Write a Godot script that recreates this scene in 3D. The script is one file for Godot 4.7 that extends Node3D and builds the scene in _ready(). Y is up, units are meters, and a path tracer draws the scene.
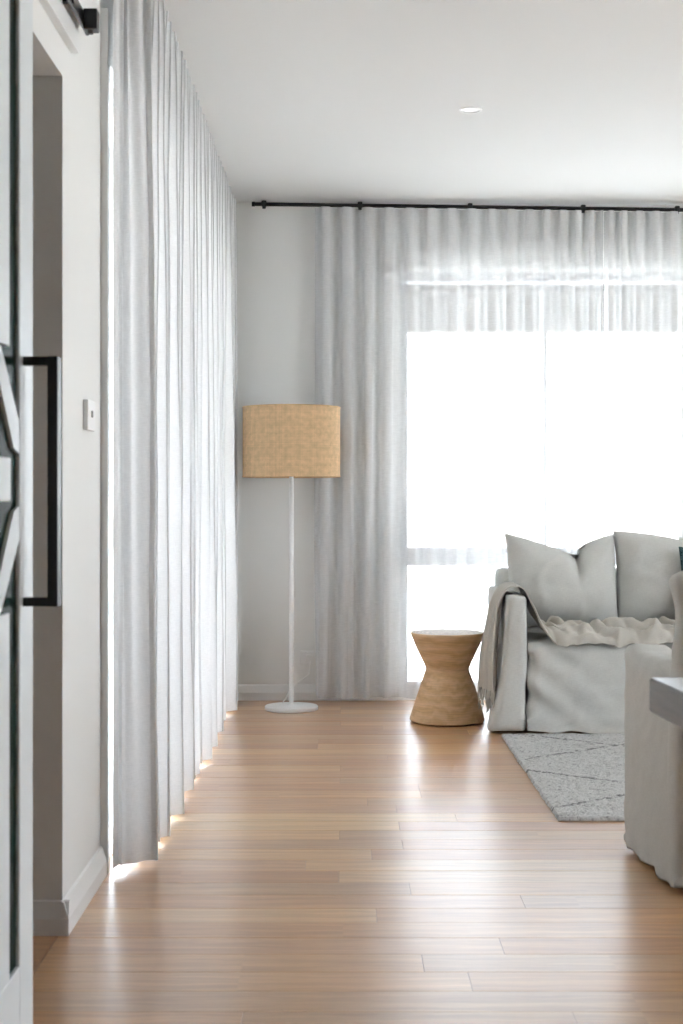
extends Node3D

# ------------------------------------------------------------------ mesh helper
class MB:
	var v := PackedVector3Array()
	var n := PackedVector3Array()
	var uv := PackedVector2Array()
	var c := PackedColorArray()
	var i := PackedInt32Array()

	func tri(a: Vector3, b: Vector3, d: Vector3, away: Vector3) -> void:
		var nn := (d - a).cross(b - a)
		if nn.dot((a + b + d) / 3.0 - away) < 0.0:
			var t := b
			b = d
			d = t
			nn = -nn
		nn = nn.normalized()
		var k := v.size()
		for p in [a, b, d]:
			v.append(p)
			n.append(nn)
			uv.append(Vector2(p.x + p.z, p.y))
			i.append(k)
			k += 1

	func quad(a: Vector3, b: Vector3, d: Vector3, e: Vector3, away: Vector3) -> void:
		tri(a, b, d, away)
		tri(a, d, e, away)

	# chamfered box; xf places it
	func box(centre: Vector3, size: Vector3, bevel := 0.0, xf := Transform3D.IDENTITY) -> void:
		var h := size / 2.0
		var b := minf(bevel, minf(h.x, minf(h.y, h.z)) * 0.9)
		var p := {}
		for sx in [-1, 1]:
			for sy in [-1, 1]:
				for sz in [-1, 1]:
					var s := Vector3(sx, sy, sz)
					for k in 3:
						var q := s * (h - Vector3(b, b, b))
						q[k] = s[k] * h[k]
						p[[sx, sy, sz, k]] = xf * (centre + q)
		var o := xf * centre
		for k in 3:
			var a := (k + 1) % 3
			var e := (k + 2) % 3
			for s in [-1, 1]:
				var ks := []
				for st in [[-1, -1], [1, -1], [1, 1], [-1, 1]]:
					var t := [0, 0, 0, k]
					t[k] = s
					t[a] = st[0]
					t[e] = st[1]
					ks.append(p[t])
				quad(ks[0], ks[1], ks[2], ks[3], o)
			if b > 0.0:
				for sa in [-1, 1]:
					for se in [-1, 1]:
						var ks := []
						for st in [[-1, a], [1, a], [1, e], [-1, e]]:
							var t := [0, 0, 0, st[1]]
							t[k] = st[0]
							t[a] = sa
							t[e] = se
							ks.append(p[t])
						quad(ks[0], ks[1], ks[2], ks[3], o)
		if b > 0.0:
			for sx in [-1, 1]:
				for sy in [-1, 1]:
					for sz in [-1, 1]:
						tri(p[[sx, sy, sz, 0]], p[[sx, sy, sz, 1]], p[[sx, sy, sz, 2]], o)

	# prism from a polygon in (x, y) extruded along z from z0 to z1, placed by xf
	func prism(poly: PackedVector2Array, z0: float, z1: float, xf := Transform3D.IDENTITY) -> void:
		var mid := Vector2.ZERO
		for q in poly:
			mid += q / poly.size()
		var o := xf * Vector3(mid.x, mid.y, (z0 + z1) / 2.0)
		var m := poly.size()
		for k in m:
			var a := poly[k]
			var b := poly[(k + 1) % m]
			quad(xf * Vector3(a.x, a.y, z0), xf * Vector3(b.x, b.y, z0), xf * Vector3(b.x, b.y, z1), xf * Vector3(a.x, a.y, z1), o)
		for z in [z0, z1]:
			for k in range(1, m - 1):
				tri(xf * Vector3(poly[0].x, poly[0].y, z), xf * Vector3(poly[k].x, poly[k].y, z), xf * Vector3(poly[k + 1].x, poly[k + 1].y, z), o)

	# lathe of (radius, height) points about y
	func lathe(prof: PackedVector2Array, seg := 48, xf := Transform3D.IDENTITY, wobble = null) -> void:
		var m := prof.size()
		var ns := []
		for k in m - 1:
			var t := prof[k + 1] - prof[k]
			ns.append(Vector2(t.y, -t.x).normalized())
		for k in m - 1:
			var na: Vector2 = ns[k]
			var nb: Vector2 = ns[k]
			if k > 0 and (ns[k - 1] as Vector2).dot(ns[k]) > 0.8:
				na = ((ns[k - 1] as Vector2) + ns[k]).normalized()
			if k < m - 2 and (ns[k + 1] as Vector2).dot(ns[k]) > 0.8:
				nb = ((ns[k + 1] as Vector2) + ns[k]).normalized()
			var base := v.size()
			for j in seg + 1:
				var a := TAU * j / seg
				var d := Vector3(cos(a), 0, sin(a))
				for e in 2:
					var q := prof[k + e]
					var nn := na if e == 0 else nb
					var pos := Vector3(d.x * q.x, q.y, d.z * q.x)
					if wobble != null:
						pos = wobble.call(pos)
					v.append(xf * pos)
					n.append((xf.basis * Vector3(d.x * nn.x, nn.y, d.z * nn.x)).normalized())
					uv.append(Vector2(float(j) / seg, q.y))
			for j in seg:
				var q := base + j * 2
				i.append_array([q, q + 3, q + 1, q, q + 2, q + 3])

	# tube along a path; radii may taper
	func tube(path: PackedVector3Array, r0: float, r1 := -1.0, seg := 10) -> void:
		if r1 < 0.0:
			r1 = r0
		var m := path.size()
		var base := v.size()
		var up := Vector3.UP
		for k in m:
			var t := (path[mini(k + 1, m - 1)] - path[maxi(k - 1, 0)]).normalized()
			if absf(t.dot(up)) > 0.95:
				up = Vector3.RIGHT if absf(t.x) < 0.7 else Vector3.BACK
			var a := t.cross(up).normalized()
			var b := a.cross(t).normalized()
			up = b
			var r := lerpf(r0, r1, float(k) / (m - 1))
			for j in seg:
				var w := TAU * j / seg
				var d := a * cos(w) + b * sin(w)
				v.append(path[k] + d * r)
				n.append(d)
				uv.append(Vector2(float(j) / seg, float(k) / m))
		for k in m - 1:
			for j in seg:
				var a := base + k * seg + j
				var b := base + k * seg + (j + 1) % seg
				i.append_array([a, b, a + seg, b, b + seg, a + seg])
		for e in 2:
			var r := r0 if e == 0 else r1
			if r > 0.001:
				var k := 0 if e == 0 else m - 1
				var t := (path[0] - path[1]).normalized() if e == 0 else (path[m - 1] - path[m - 2]).normalized()
				var cc := v.size()
				v.append(path[k])
				n.append(t)
				uv.append(Vector2.ZERO)
				for j in seg:
					v.append(v[base + k * seg + j])
					n.append(t)
					uv.append(Vector2.ZERO)
				for j in seg:
					var x := cc + 1 + j
					var y := cc + 1 + (j + 1) % seg
					if e == 1:
						i.append_array([cc, x, y])
					else:
						i.append_array([cc, y, x])

	# smooth grid: f(a, b) -> Vector3, a and b in 0..1
	func grid(nu: int, nv: int, f: Callable, flip := false, col = null) -> void:
		var base := v.size()
		for y in nv + 1:
			for x in nu + 1:
				var a := float(x) / nu
				var b := float(y) / nv
				v.append(f.call(a, b))
				n.append(Vector3.ZERO)
				uv.append(Vector2(a, b))
				if col != null:
					c.append(col.call(a, b))
		for y in nv:
			for x in nu:
				var q := base + y * (nu + 1) + x
				if flip:
					_sm(q, q + nu + 2, q + 1)
					_sm(q, q + nu + 1, q + nu + 2)
				else:
					_sm(q, q + 1, q + nu + 2)
					_sm(q, q + nu + 2, q + nu + 1)
		for k in range(base, v.size()):
			n[k] = n[k].normalized()

	func _sm(a: int, b: int, d: int) -> void:
		i.append(a)
		i.append(b)
		i.append(d)
		var nn := (v[d] - v[a]).cross(v[b] - v[a])
		n[a] += nn
		n[b] += nn
		n[d] += nn

	# rounded box with welded smooth skin, deformed by f(position, normal) -> position
	func soft(size: Vector3, r: float, cell: float, f = null, xf := Transform3D.IDENTITY) -> void:
		var h := size / 2.0
		var inner := h - Vector3(r, r, r)
		var base := v.size()
		var seen := {}
		for k in 3:
			var a := (k + 1) % 3
			var e := (k + 2) % 3
			var na := maxi(4, int(ceil(size[a] / cell)))
			var ne := maxi(4, int(ceil(size[e] / cell)))
			for s in [-1.0, 1.0]:
				var ids := []
				for y in ne + 1:
					for x in na + 1:
						var p := Vector3.ZERO
						p[k] = s * h[k]
						p[a] = lerpf(-h[a], h[a], float(x) / na)
						p[e] = lerpf(-h[e], h[e], float(y) / ne)
						var key := Vector3i((p * 100000.0).round())
						if not seen.has(key):
							var q := p.clamp(-inner, inner)
							var d := (p - q).normalized()
							var pos := q + d * r
							if f != null:
								pos = f.call(pos, d)
							seen[key] = v.size()
							v.append(xf * pos)
							n.append(Vector3.ZERO)
							uv.append(Vector2(p[a], p[e]))
						ids.append(seen[key])
				for y in ne:
					for x in na:
						var q := y * (na + 1) + x
						if s > 0.0:
							_sm(ids[q], ids[q + na + 2], ids[q + 1])
							_sm(ids[q], ids[q + na + 1], ids[q + na + 2])
						else:
							_sm(ids[q], ids[q + 1], ids[q + na + 2])
							_sm(ids[q], ids[q + na + 2], ids[q + na + 1])
		for k in range(base, v.size()):
			n[k] = n[k].normalized()

	func mesh() -> ArrayMesh:
		var arr := []
		arr.resize(Mesh.ARRAY_MAX)
		arr[Mesh.ARRAY_VERTEX] = v
		arr[Mesh.ARRAY_NORMAL] = n
		arr[Mesh.ARRAY_TEX_UV] = uv
		if c.size() == v.size():
			arr[Mesh.ARRAY_COLOR] = c
		arr[Mesh.ARRAY_INDEX] = i
		var m := ArrayMesh.new()
		m.add_surface_from_arrays(Mesh.PRIMITIVE_TRIANGLES, arr)
		return m

# ------------------------------------------------------------------ scene helpers
var M := {}
var rng := RandomNumberGenerator.new()

func tag(o: Node, label: String, category: String, kind := "", group := "") -> Node:
	o.set_meta("label", label)
	o.set_meta("category", category)
	if kind != "":
		o.set_meta("kind", kind)
	if group != "":
		o.set_meta("group", group)
	return o

func thing(called: String, at := Vector3.ZERO, turn := 0.0) -> Node3D:
	var o := Node3D.new()
	o.name = called
	add_child(o, true)
	o.position = at
	o.rotation.y = turn
	return o

func put(mb: MB, called: String, mat: Material, parent: Node = null) -> MeshInstance3D:
	var o := MeshInstance3D.new()
	o.name = called
	o.mesh = mb.mesh()
	o.material_override = mat
	(parent if parent else self).add_child(o, true)
	return o

func boxes(called: String, mat: Material, parent: Node, list: Array, bevel := 0.0) -> MeshInstance3D:
	# list of [x0, x1, y0, y1, d0, d1], d being the distance in front of the camera (world z = -d)
	var mb := MB.new()
	for b in list:
		mb.box(Vector3((b[0] + b[1]) / 2.0, (b[2] + b[3]) / 2.0, -(b[4] + b[5]) / 2.0), Vector3(b[1] - b[0], b[3] - b[2], b[5] - b[4]), bevel)
	return put(mb, called, mat, parent)

func rgb(r: float, g: float, b: float) -> Color:
	return Color(r / 255.0, g / 255.0, b / 255.0)

func mat(col: Color, rough := 0.8, metal := 0.0) -> StandardMaterial3D:
	var m := StandardMaterial3D.new()
	m.albedo_color = col
	m.roughness = rough
	m.metallic = metal
	return m

func noise(seed_: int, freq: float, oct := 4) -> FastNoiseLite:
	var f := FastNoiseLite.new()
	f.seed = seed_
	f.frequency = freq
	f.noise_type = FastNoiseLite.TYPE_SIMPLEX_SMOOTH
	f.fractal_octaves = oct
	return f

func image_tex(w: int, h: int, f: Callable) -> ImageTexture:
	var im := Image.create_empty(w, h, false, Image.FORMAT_RGB8)
	for y in h:
		for x in w:
			im.set_pixel(x, y, f.call(x, y))
	return ImageTexture.create_from_image(im)

func normal_tex(w: int, h: int, strength: float, f: Callable) -> ImageTexture:
	var im := Image.create_empty(w, h, false, Image.FORMAT_RGB8)
	for y in h:
		for x in w:
			var g: float = f.call(x, y)
			im.set_pixel(x, y, Color(g, g, g))
	im.bump_map_to_normal_map(strength)
	return ImageTexture.create_from_image(im)

func tri_map(m: StandardMaterial3D, scale: Vector3, world := false) -> void:
	m.uv1_triplanar = true
	m.uv1_world_triplanar = world
	m.uv1_scale = scale

func make_materials() -> void:
	var n1 := noise(3, 0.02)
	var n2 := noise(8, 0.11)
	# woven thread relief: warp and weft with uneven slubs
	var slub_x := []
	var slub_y := []
	for k in 512:
		slub_x.append(rng.randf())
		slub_y.append(rng.randf())
	var weave := normal_tex(512, 512, 3.0, func(x: int, y: int):
		var a := sin(x * TAU / 8.0) * (1.0 if (int(y / 8.0) + int(x / 8.0)) % 2 == 0 else 0.4)
		var b := sin(y * TAU / 8.0) * (1.0 if (int(y / 8.0) + int(x / 8.0)) % 2 == 1 else 0.4)
		return clampf(0.5 + 0.16 * a + 0.16 * b + 0.14 * slub_y[int(y / 4.0) * 4 % 512] * (0.5 + n1.get_noise_2d(x * 0.6, y * 6.0)) + 0.1 * (slub_x[int(x / 4.0) * 4 % 512] - 0.5), 0, 1))
	# linen tone: fine horizontal and vertical slubs in the yarn
	var linen := image_tex(512, 512, func(x: int, y: int):
		var g := 0.955 + 0.05 * n1.get_noise_2d(x * 0.7, y * 9.0) + 0.03 * n1.get_noise_2d(x * 9.0 + 900.0, y * 0.7) + 0.02 * n2.get_noise_2d(x * 3.0, y * 3.0)
		return Color(g, g, g))
	M.wall = mat(rgb(240, 240, 237), 0.75)
	M.ceiling = mat(rgb(228, 228, 226), 0.85)
	M.trim = mat(rgb(238, 238, 236), 0.45)
	M.frame = mat(rgb(235, 236, 236), 0.4)
	M.grey_frame = mat(rgb(196, 197, 198), 0.5)
	M.black = mat(rgb(16, 16, 17), 0.35)
	M.black.metallic_specular = 0.5
	M.shadow_gap = mat(rgb(50, 50, 50), 0.6)
	M.door = mat(rgb(226, 231, 232), 0.4)
	M.white_metal = mat(rgb(240, 240, 238), 0.35)
	M.plastic = mat(rgb(238, 238, 236), 0.35)
	M.grey_plastic = mat(rgb(150, 150, 146), 0.4)
	var pane := mat(Color(0.95, 0.97, 0.97, 0.06), 0.02)
	pane.transparency = BaseMaterial3D.TRANSPARENCY_ALPHA
	M.pane = pane
	var green := mat(Color(0.03, 0.13, 0.11, 0.94), 0.24)
	green.metallic_specular = 0.08
	green.transparency = BaseMaterial3D.TRANSPARENCY_ALPHA
	M.green_glass = green
	# sheer curtain of the back window
	var sheer := mat(Color(0.955, 0.955, 0.955, 0.67), 0.9)
	sheer.albedo_texture = linen
	sheer.transparency = BaseMaterial3D.TRANSPARENCY_ALPHA
	sheer.backlight_enabled = true
	sheer.backlight = Color(0.22, 0.22, 0.22)
	tri_map(sheer, Vector3(2.2, 2.2, 2.2))
	M.sheer = sheer
	var lin := mat(Color(0.955, 0.955, 0.955), 0.9)
	lin.albedo_texture = linen
	lin.backlight_enabled = true
	lin.backlight = Color(0.38, 0.38, 0.38)
	lin.normal_enabled = true
	lin.normal_texture = weave
	lin.normal_scale = 0.2
	tri_map(lin, Vector3(4.5, 4.5, 4.5))
	M.linen_curtain = lin
	# upholstery
	var up := mat(rgb(213, 212, 206), 0.95)
	up.albedo_texture = linen
	up.normal_enabled = true
	up.normal_texture = weave
	up.normal_scale = 0.35
	up.rim_enabled = true
	up.rim = 0.2
	tri_map(up, Vector3(4, 4, 4))
	M.slipcover = up
	M.pillow = up
	M.chair_cover = up
	var thr := up.duplicate()
	thr.albedo_color = rgb(202, 196, 185)
	thr.normal_scale = 0.7
	tri_map(thr, Vector3(6, 6, 6))
	M.throw_cloth = thr
	# teal knit
	var knit := mat(rgb(120, 150, 150), 0.95)
	var n3 := noise(21, 0.05, 3)
	knit.albedo_texture = image_tex(128, 128, func(x: int, y: int):
		var s := sin(x * TAU / 16.0 + 1.5 * sin(y * TAU / 32.0)) * sin(y * TAU / 16.0)
		return Color(0.72, 0.8, 0.8) if s + 0.8 * n3.get_noise_2d(x * 3.0, y * 3.0) > 0.1 else Color(0.28, 0.42, 0.43))
	tri_map(knit, Vector3(6, 6, 6))
	M.teal_knit = knit
	# burlap of the lamp shade
	var bur_a := []
	var bur_b := []
	for k in 256:
		bur_a.append(rng.randf())
		bur_b.append(rng.randf())
	var nb := noise(31, 0.012, 3)
	var bt := image_tex(1024, 512, func(x: int, y: int):
		var wx := int(x / 4.0)
		var wy := int(y / 4.0)
		var over := (wx + wy) % 2 == 0
		var g: float = 0.88 + 0.09 * (bur_a[wx] if over else bur_b[wy * 2 % 256]) + 0.06 * nb.get_noise_2d(x, y)
		if x % 4 == 0 or y % 4 == 0:
			g *= 0.88
		return Color(g, g * 0.985, g * 0.96))
	var bur := mat(rgb(255, 222, 178), 0.9)
	bur.albedo_texture = bt
	bur.uv1_scale = Vector3(3, 4.2, 1)
	bur.backlight_enabled = true
	bur.backlight = Color(0.6, 0.45, 0.3)
	M.burlap = bur
	M.liner = mat(rgb(240, 236, 228), 0.6)
	# floor boards: grain runs along x; a few tones share the grain
	var ng := noise(41, 0.012, 5)
	var ng2 := noise(42, 0.03, 3)
	var grain := image_tex(1024, 512, func(x: int, y: int):
		var w := ng2.get_noise_2d(x * 0.25, y * 0.5) * 10.0
		var g := 0.92 + 0.10 * ng.get_noise_2d(x * 0.18, (y + w) * 3.0) + 0.08 * ng.get_noise_2d(x * 0.4 + 700.0, (y + w) * 14.0)
		return Color(g, g * 0.985, g * 0.965))
	var tones := [rgb(220, 166, 112), rgb(228, 176, 122), rgb(212, 157, 104), rgb(234, 186, 130), rgb(222, 170, 120), rgb(214, 168, 120), rgb(242, 200, 144), rgb(204, 151, 104)]
	var list := []
	for k in tones.size():
		var b := mat(tones[k], 0.27)
		b.metallic_specular = 0.6
		b.clearcoat_enabled = true
		b.clearcoat = 1.0
		b.clearcoat_roughness = 0.34
		b.albedo_texture = grain
		tri_map(b, Vector3(0.55, 1.7, 1.7), true)
		b.uv1_offset = Vector3(0.13 * k, 0.37 * k, 0.29 * k)
		list.append(b)
	M.boards = list
	M.subfloor = mat(rgb(84, 56, 38), 0.8)
	# stool: carved solid timber with rings and swirls
	var ns := noise(51, 0.006, 4)
	var ns2 := noise(52, 0.02, 4)
	var st := mat(rgb(236, 202, 160), 0.6)
	st.albedo_texture = image_tex(1024, 512, func(x: int, y: int):
		var a := TAU * x / 1024.0
		var px := cos(a) * 160.0
		var pz := sin(a) * 160.0
		var w := ns.get_noise_3d(px, y * 1.2, pz) * 34.0 + 60.0 * smoothstep(180.0, 300.0, y) * ns.get_noise_3d(px * 1.6 + 300.0, y * 0.8, pz)
		var r := 0.5 + 0.5 * sin((y + w) * 0.1)
		var g := 0.86 + 0.06 * r + 0.08 * ns2.get_noise_3d(px * 0.5, y * 5.0, pz * 0.5)
		return Color(g, g * (0.95 + 0.03 * r), g * (0.88 + 0.07 * r)))
	st.uv1_scale = Vector3(1, -2.27, 1)
	M.stool = st
	var stt := mat(rgb(214, 200, 182), 0.5)
	stt.albedo_texture = image_tex(256, 256, func(x: int, y: int):
		var p := Vector2(x - 118, y - 134)
		var r := p.length() + 14.0 * ns2.get_noise_2d(x * 0.7, y * 0.7)
		var g := 0.88 + 0.08 * sin(r * 0.45) + 0.05 * ns2.get_noise_2d(x * 3.0, y * 3.0)
		if r < 9.0:
			g *= 0.7
		return Color(g, g * 0.97, g * 0.93))
	stt.uv1_scale = Vector3(1, 1, 1)
	M.stool_top = stt
	# weathered table timber
	var tb := mat(rgb(106, 97, 87), 0.3)
	tb.albedo_texture = image_tex(512, 512, func(x: int, y: int):
		var g := 0.8 + 0.16 * ng.get_noise_2d(x * 0.5, y * 5.0) + 0.08 * ng2.get_noise_2d(x, y * 8.0)
		return Color(g, g * 0.98, g * 0.95))
	tri_map(tb, Vector3(1.5, 2.5, 1.5), false)
	M.table = tb
	# wool
	var wool := mat(Color.WHITE, 1.0)
	wool.vertex_color_use_as_albedo = true
	var nw := noise(61, 0.09, 3)
	wool.normal_enabled = true
	wool.normal_texture = normal_tex(256, 256, 6.0, func(x: int, y: int): return 0.5 + 0.5 * nw.get_noise_2d(x, y))
	wool.normal_scale = 0.9
	tri_map(wool, Vector3(5, 5, 5))
	M.wool = wool
	M.rug_edge = mat(rgb(176, 160, 140), 0.95)
	M.concrete = mat(rgb(205, 203, 198), 0.9)
	M.soffit = mat(rgb(88, 84, 80), 0.7)  # tone set dark so the band at the back window head dims
	M.porch_boards = mat(rgb(52, 48, 45), 0.7)  # porch ceiling toned darker still, against light bounced up from the paving

# ------------------------------------------------------------------ build
func _ready() -> void:
	rng.seed = 20240
	# camera: level, looking straight down the room; lens shifted so that the horizon sits at row 500
	var cam := Camera3D.new()
	cam.name = "camera"
	cam.position = Vector3(0, 1.09, 0)
	var at := CameraAttributesPhysical.new()
	at.frustum_near = 0.05
	at.frustum_far = 100.0
	at.frustum_focal_length = 52.7
	at.frustum_focus_distance = 7.2
	at.exposure_aperture = 7.0
	cam.attributes = at
	cam.near = 0.05
	cam.far = 100.0
	cam.projection = Camera3D.PROJECTION_FRUSTUM
	cam.size = 0.05 * 1024.0 / 1500.0
	cam.frustum_offset = Vector2(-1.5, -12.0) * 0.05 / 1500.0
	add_child(cam)
	cam.current = true
	# bright, evenly overcast sky
	var env := Environment.new()
	env.background_mode = Environment.BG_SKY
	var sky := Sky.new()
	var sm := ProceduralSkyMaterial.new()
	sm.sky_top_color = rgb(221, 234, 249)
	sm.sky_horizon_color = rgb(236, 242, 249)
	sm.ground_bottom_color = rgb(190, 190, 188)
	sm.ground_horizon_color = rgb(230, 230, 228)
	sky.sky_material = sm
	env.sky = sky
	env.background_energy_multiplier = 1.0
	env.tonemap_mode = Environment.TONE_MAPPER_LINEAR
	env.tonemap_exposure = 13.6
	env.sdfgi_enabled = true
	env.ssao_enabled = true
	env.ssil_enabled = true
	var we := WorldEnvironment.new()
	we.name = "world_environment"
	we.environment = env
	add_child(we)

	# sun high behind the house front: it lights the paving outside, the porch keeps it off the glass
	var sun := DirectionalLight3D.new()
	sun.name = "sun"
	sun.light_energy = 1.2
	sun.light_color = Color(0.945, 0.97, 1.0)
	sun.light_angular_distance = 1.0
	sun.shadow_enabled = true
	sun.rotation_degrees = Vector3(-60, 180, 0)
	add_child(sun)

	make_materials()
	build_shell()
	build_windows()
	build_barn_door()
	build_curtains()
	build_sofa()
	build_armchair()
	build_table()
	build_rug()
	build_stool()
	build_lamp()
	build_small()

func build_shell() -> void:
	# floor boards
	var fl := thing("floor")
	tag(fl, "polished brown timber floor boards laid across the room", "floor", "structure")
	boxes("slab", M.subfloor, fl, [[-0.83, 5.1, -0.15, -0.021, -3.1, 8.3]])
	var shapes := {}
	var w := 0.135
	var d := 8.19
	var last := -1
	while d > -3.0:
		var x := -0.712 - rng.randf_range(0.0, 0.0)
		var near_row := d < 2.6
		while x < 5.0:
			var len := snappedf(rng.randf_range(0.6, 2.3) if not near_row else rng.randf_range(3.0, 5.8), 0.1)
			if x < -0.7:
				len = snappedf(len * rng.randf_range(0.3, 1.0), 0.1) + 0.1
			if x + len > 4.7:
				len = 5.0 - x
			var key := snappedf(len, 0.001)
			if not shapes.has(key):
				var mb := MB.new()
				mb.box(Vector3(len / 2.0, -0.01, 0), Vector3(len - 0.0004, 0.02, w - 0.0006), 0.0007)
				shapes[key] = mb.mesh()
			var o := MeshInstance3D.new()
			o.name = "board"
			o.mesh = shapes[key]
			var t := rng.randi() % 8
			if t == last or (t >= 6 and rng.randf() < 0.55):
				t = rng.randi() % 6
			last = t
			o.material_override = M.boards[t]
			o.position = Vector3(x, rng.randf_range(-0.0004, 0.0), -(d - w / 2.0))
			fl.add_child(o, true)
			x += len
		d -= w
	# ceiling, falling very slightly to the right
	var cb := MB.new()
	cb.box(Vector3(2.9, 0.08, 0), Vector3(7.6, 0.16, 11.8))
	var ce := put(cb, "ceiling", M.ceiling)
	ce.position = Vector3(-0.705, 2.7115, -2.6)
	ce.rotation.z = -0.0057
	tag(ce, "smooth white painted ceiling", "ceiling", "structure")
	# left wall: doorway at d 2.85-3.77, glazed opening at d 4.46-7.8
	var wl := boxes("wall_left", M.wall, null, [
		[-0.825, -0.705, 0, 2.74, 3.77, 4.40],
		[-0.825, -0.705, 2.156, 2.74, 2.85, 3.77],
		[-0.825, -0.705, 0, 2.74, -3.0, 2.85],
		[-0.825, -0.705, 2.36, 2.74, 4.40, 7.8],
		[-0.825, -0.705, 0, 2.74, 7.8, 8.17]])
	tag(wl, "plain white wall with doorway beside the sliding door and long curtain", "wall", "structure")
	# back wall: window x 0.31-3.6, y 0.04-2.34
	var wb := boxes("wall_back", M.wall, null, [
		[-0.825, 0.31, 0, 2.74, 8.17, 8.31],
		[0.31, 3.6, 2.34, 2.74, 8.17, 8.31],
		[0.31, 3.6, -0.15, 0.04, 8.17, 8.31],
		[3.6, 5.1, 0, 2.74, 8.17, 8.31]])
	tag(wb, "pale white wall behind the floor lamp and sheer curtains", "wall", "structure")
	var wr := boxes("wall_right", M.wall, null, [
		[5.0, 5.12, 0, 2.68, -3.0, 3.0], [5.0, 5.12, 0, 2.68, 5.6, 8.17], [5.0, 5.12, 2.3, 2.68, 3.0, 5.6], [5.0, 5.12, -0.1, 0.04, 3.0, 5.6]])
	tag(wr, "plain white side wall beyond the sofa", "wall", "structure")
	var wf := boxes("wall_front", M.wall, null, [[-0.825, 5.12, 0, 2.74, -3.12, -3.0]])
	tag(wf, "plain white wall at the kitchen end of the room", "wall", "structure")
	# hallway beyond the doorway
	var hf := boxes("floor_hall", M.boards[2], null, [[-2.2, -0.715, -0.15, -0.001, 1.0, 3.95]])
	tag(hf, "dark timber floor of the hall beyond the doorway", "floor", "structure")
	var hw := boxes("wall_hall", M.wall, null, [
		[-2.3, -2.2, 0, 2.74, 0.9, 4.05], [-2.2, -0.825, 0, 2.74, 3.95, 4.05], [-2.2, -0.825, 0, 2.74, 0.9, 1.0], [-2.2, -0.825, 2.5, 2.6, 1.0, 3.95]])
	tag(hw, "plain white walls of the hall beyond the doorway", "wall", "structure")
	# baseboards: straight foot, long bevel to the wall
	var prof := PackedVector2Array([Vector2(0, 0), Vector2(0.019, 0), Vector2(0.019, 0.042), Vector2(0.006, 0.082), Vector2(0, 0.085)])
	var mb := MB.new()
	mb.prism(prof, -4.36, -3.752, Transform3D(Basis.IDENTITY, Vector3(-0.705, 0, 0)))
	# return along the end face of the wall, in the doorway
	mb.prism(prof, -0.825, -0.687, Transform3D(Basis(Vector3(0, 0, 1), Vector3(0, 1, 0), Vector3(1, 0, 0)), Vector3(0, 0, -3.77)))
	tag(put(mb, "baseboard_left", M.trim), "white bevelled baseboard wrapping the wall end at the doorway", "baseboard", "structure")
	mb = MB.new()
	mb.prism(prof, -0.69, 0.29, Transform3D(Basis(Vector3(0, 0, 1), Vector3(0, 1, 0), Vector3(1, 0, 0)), Vector3(0, 0, -8.17)))
	mb.prism(prof, 3.63, 4.98, Transform3D(Basis(Vector3(0, 0, 1), Vector3(0, 1, 0), Vector3(1, 0, 0)), Vector3(0, 0, -8.17)))
	tag(put(mb, "baseboard_back", M.trim), "white baseboard along the wall behind the floor lamp", "baseboard", "structure")
	# outside: paving, porch roof with beam, eave
	var gr := boxes("ground", M.concrete, null, [[-25, 25, -0.4, -0.16, -12, 40]])
	tag(gr, "pale paved ground outside the windows", "ground", "structure")
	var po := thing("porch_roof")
	tag(po, "porch roof and beam outside the bright window, toned dark to dim its head", "porch roof", "structure")
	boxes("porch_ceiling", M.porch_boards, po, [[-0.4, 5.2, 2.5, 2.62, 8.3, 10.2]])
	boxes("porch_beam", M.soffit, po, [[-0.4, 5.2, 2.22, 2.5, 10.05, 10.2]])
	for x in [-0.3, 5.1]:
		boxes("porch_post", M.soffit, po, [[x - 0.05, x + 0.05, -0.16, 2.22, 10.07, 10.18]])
	var ev := boxes("eave", M.soffit, null, [[-1.7, -0.81, 2.5, 2.6, 4.1, 8.3], [-1.72, -1.7, 2.38, 2.6, 4.1, 8.3]])
	tag(ev, "dark eave above the glazed doors behind the long linen curtain", "eave", "structure")

func frame_rect(parent: Node, m: Material, along_x: bool, a0: float, a1: float, y0: float, y1: float, p0: float, p1: float, t: float) -> void:
	for r in [[a0, a0 + t, y0, y1], [a1 - t, a1, y0, y1], [a0 + t, a1 - t, y0, y0 + t], [a0 + t, a1 - t, y1 - t, y1]]:
		if along_x:
			boxes("sash", m, parent, [[r[0], r[1], r[2], r[3], p0, p1]], 0.002)
		else:
			boxes("sash", m, parent, [[p0, p1, r[2], r[3], r[0], r[1]]], 0.002)

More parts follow.
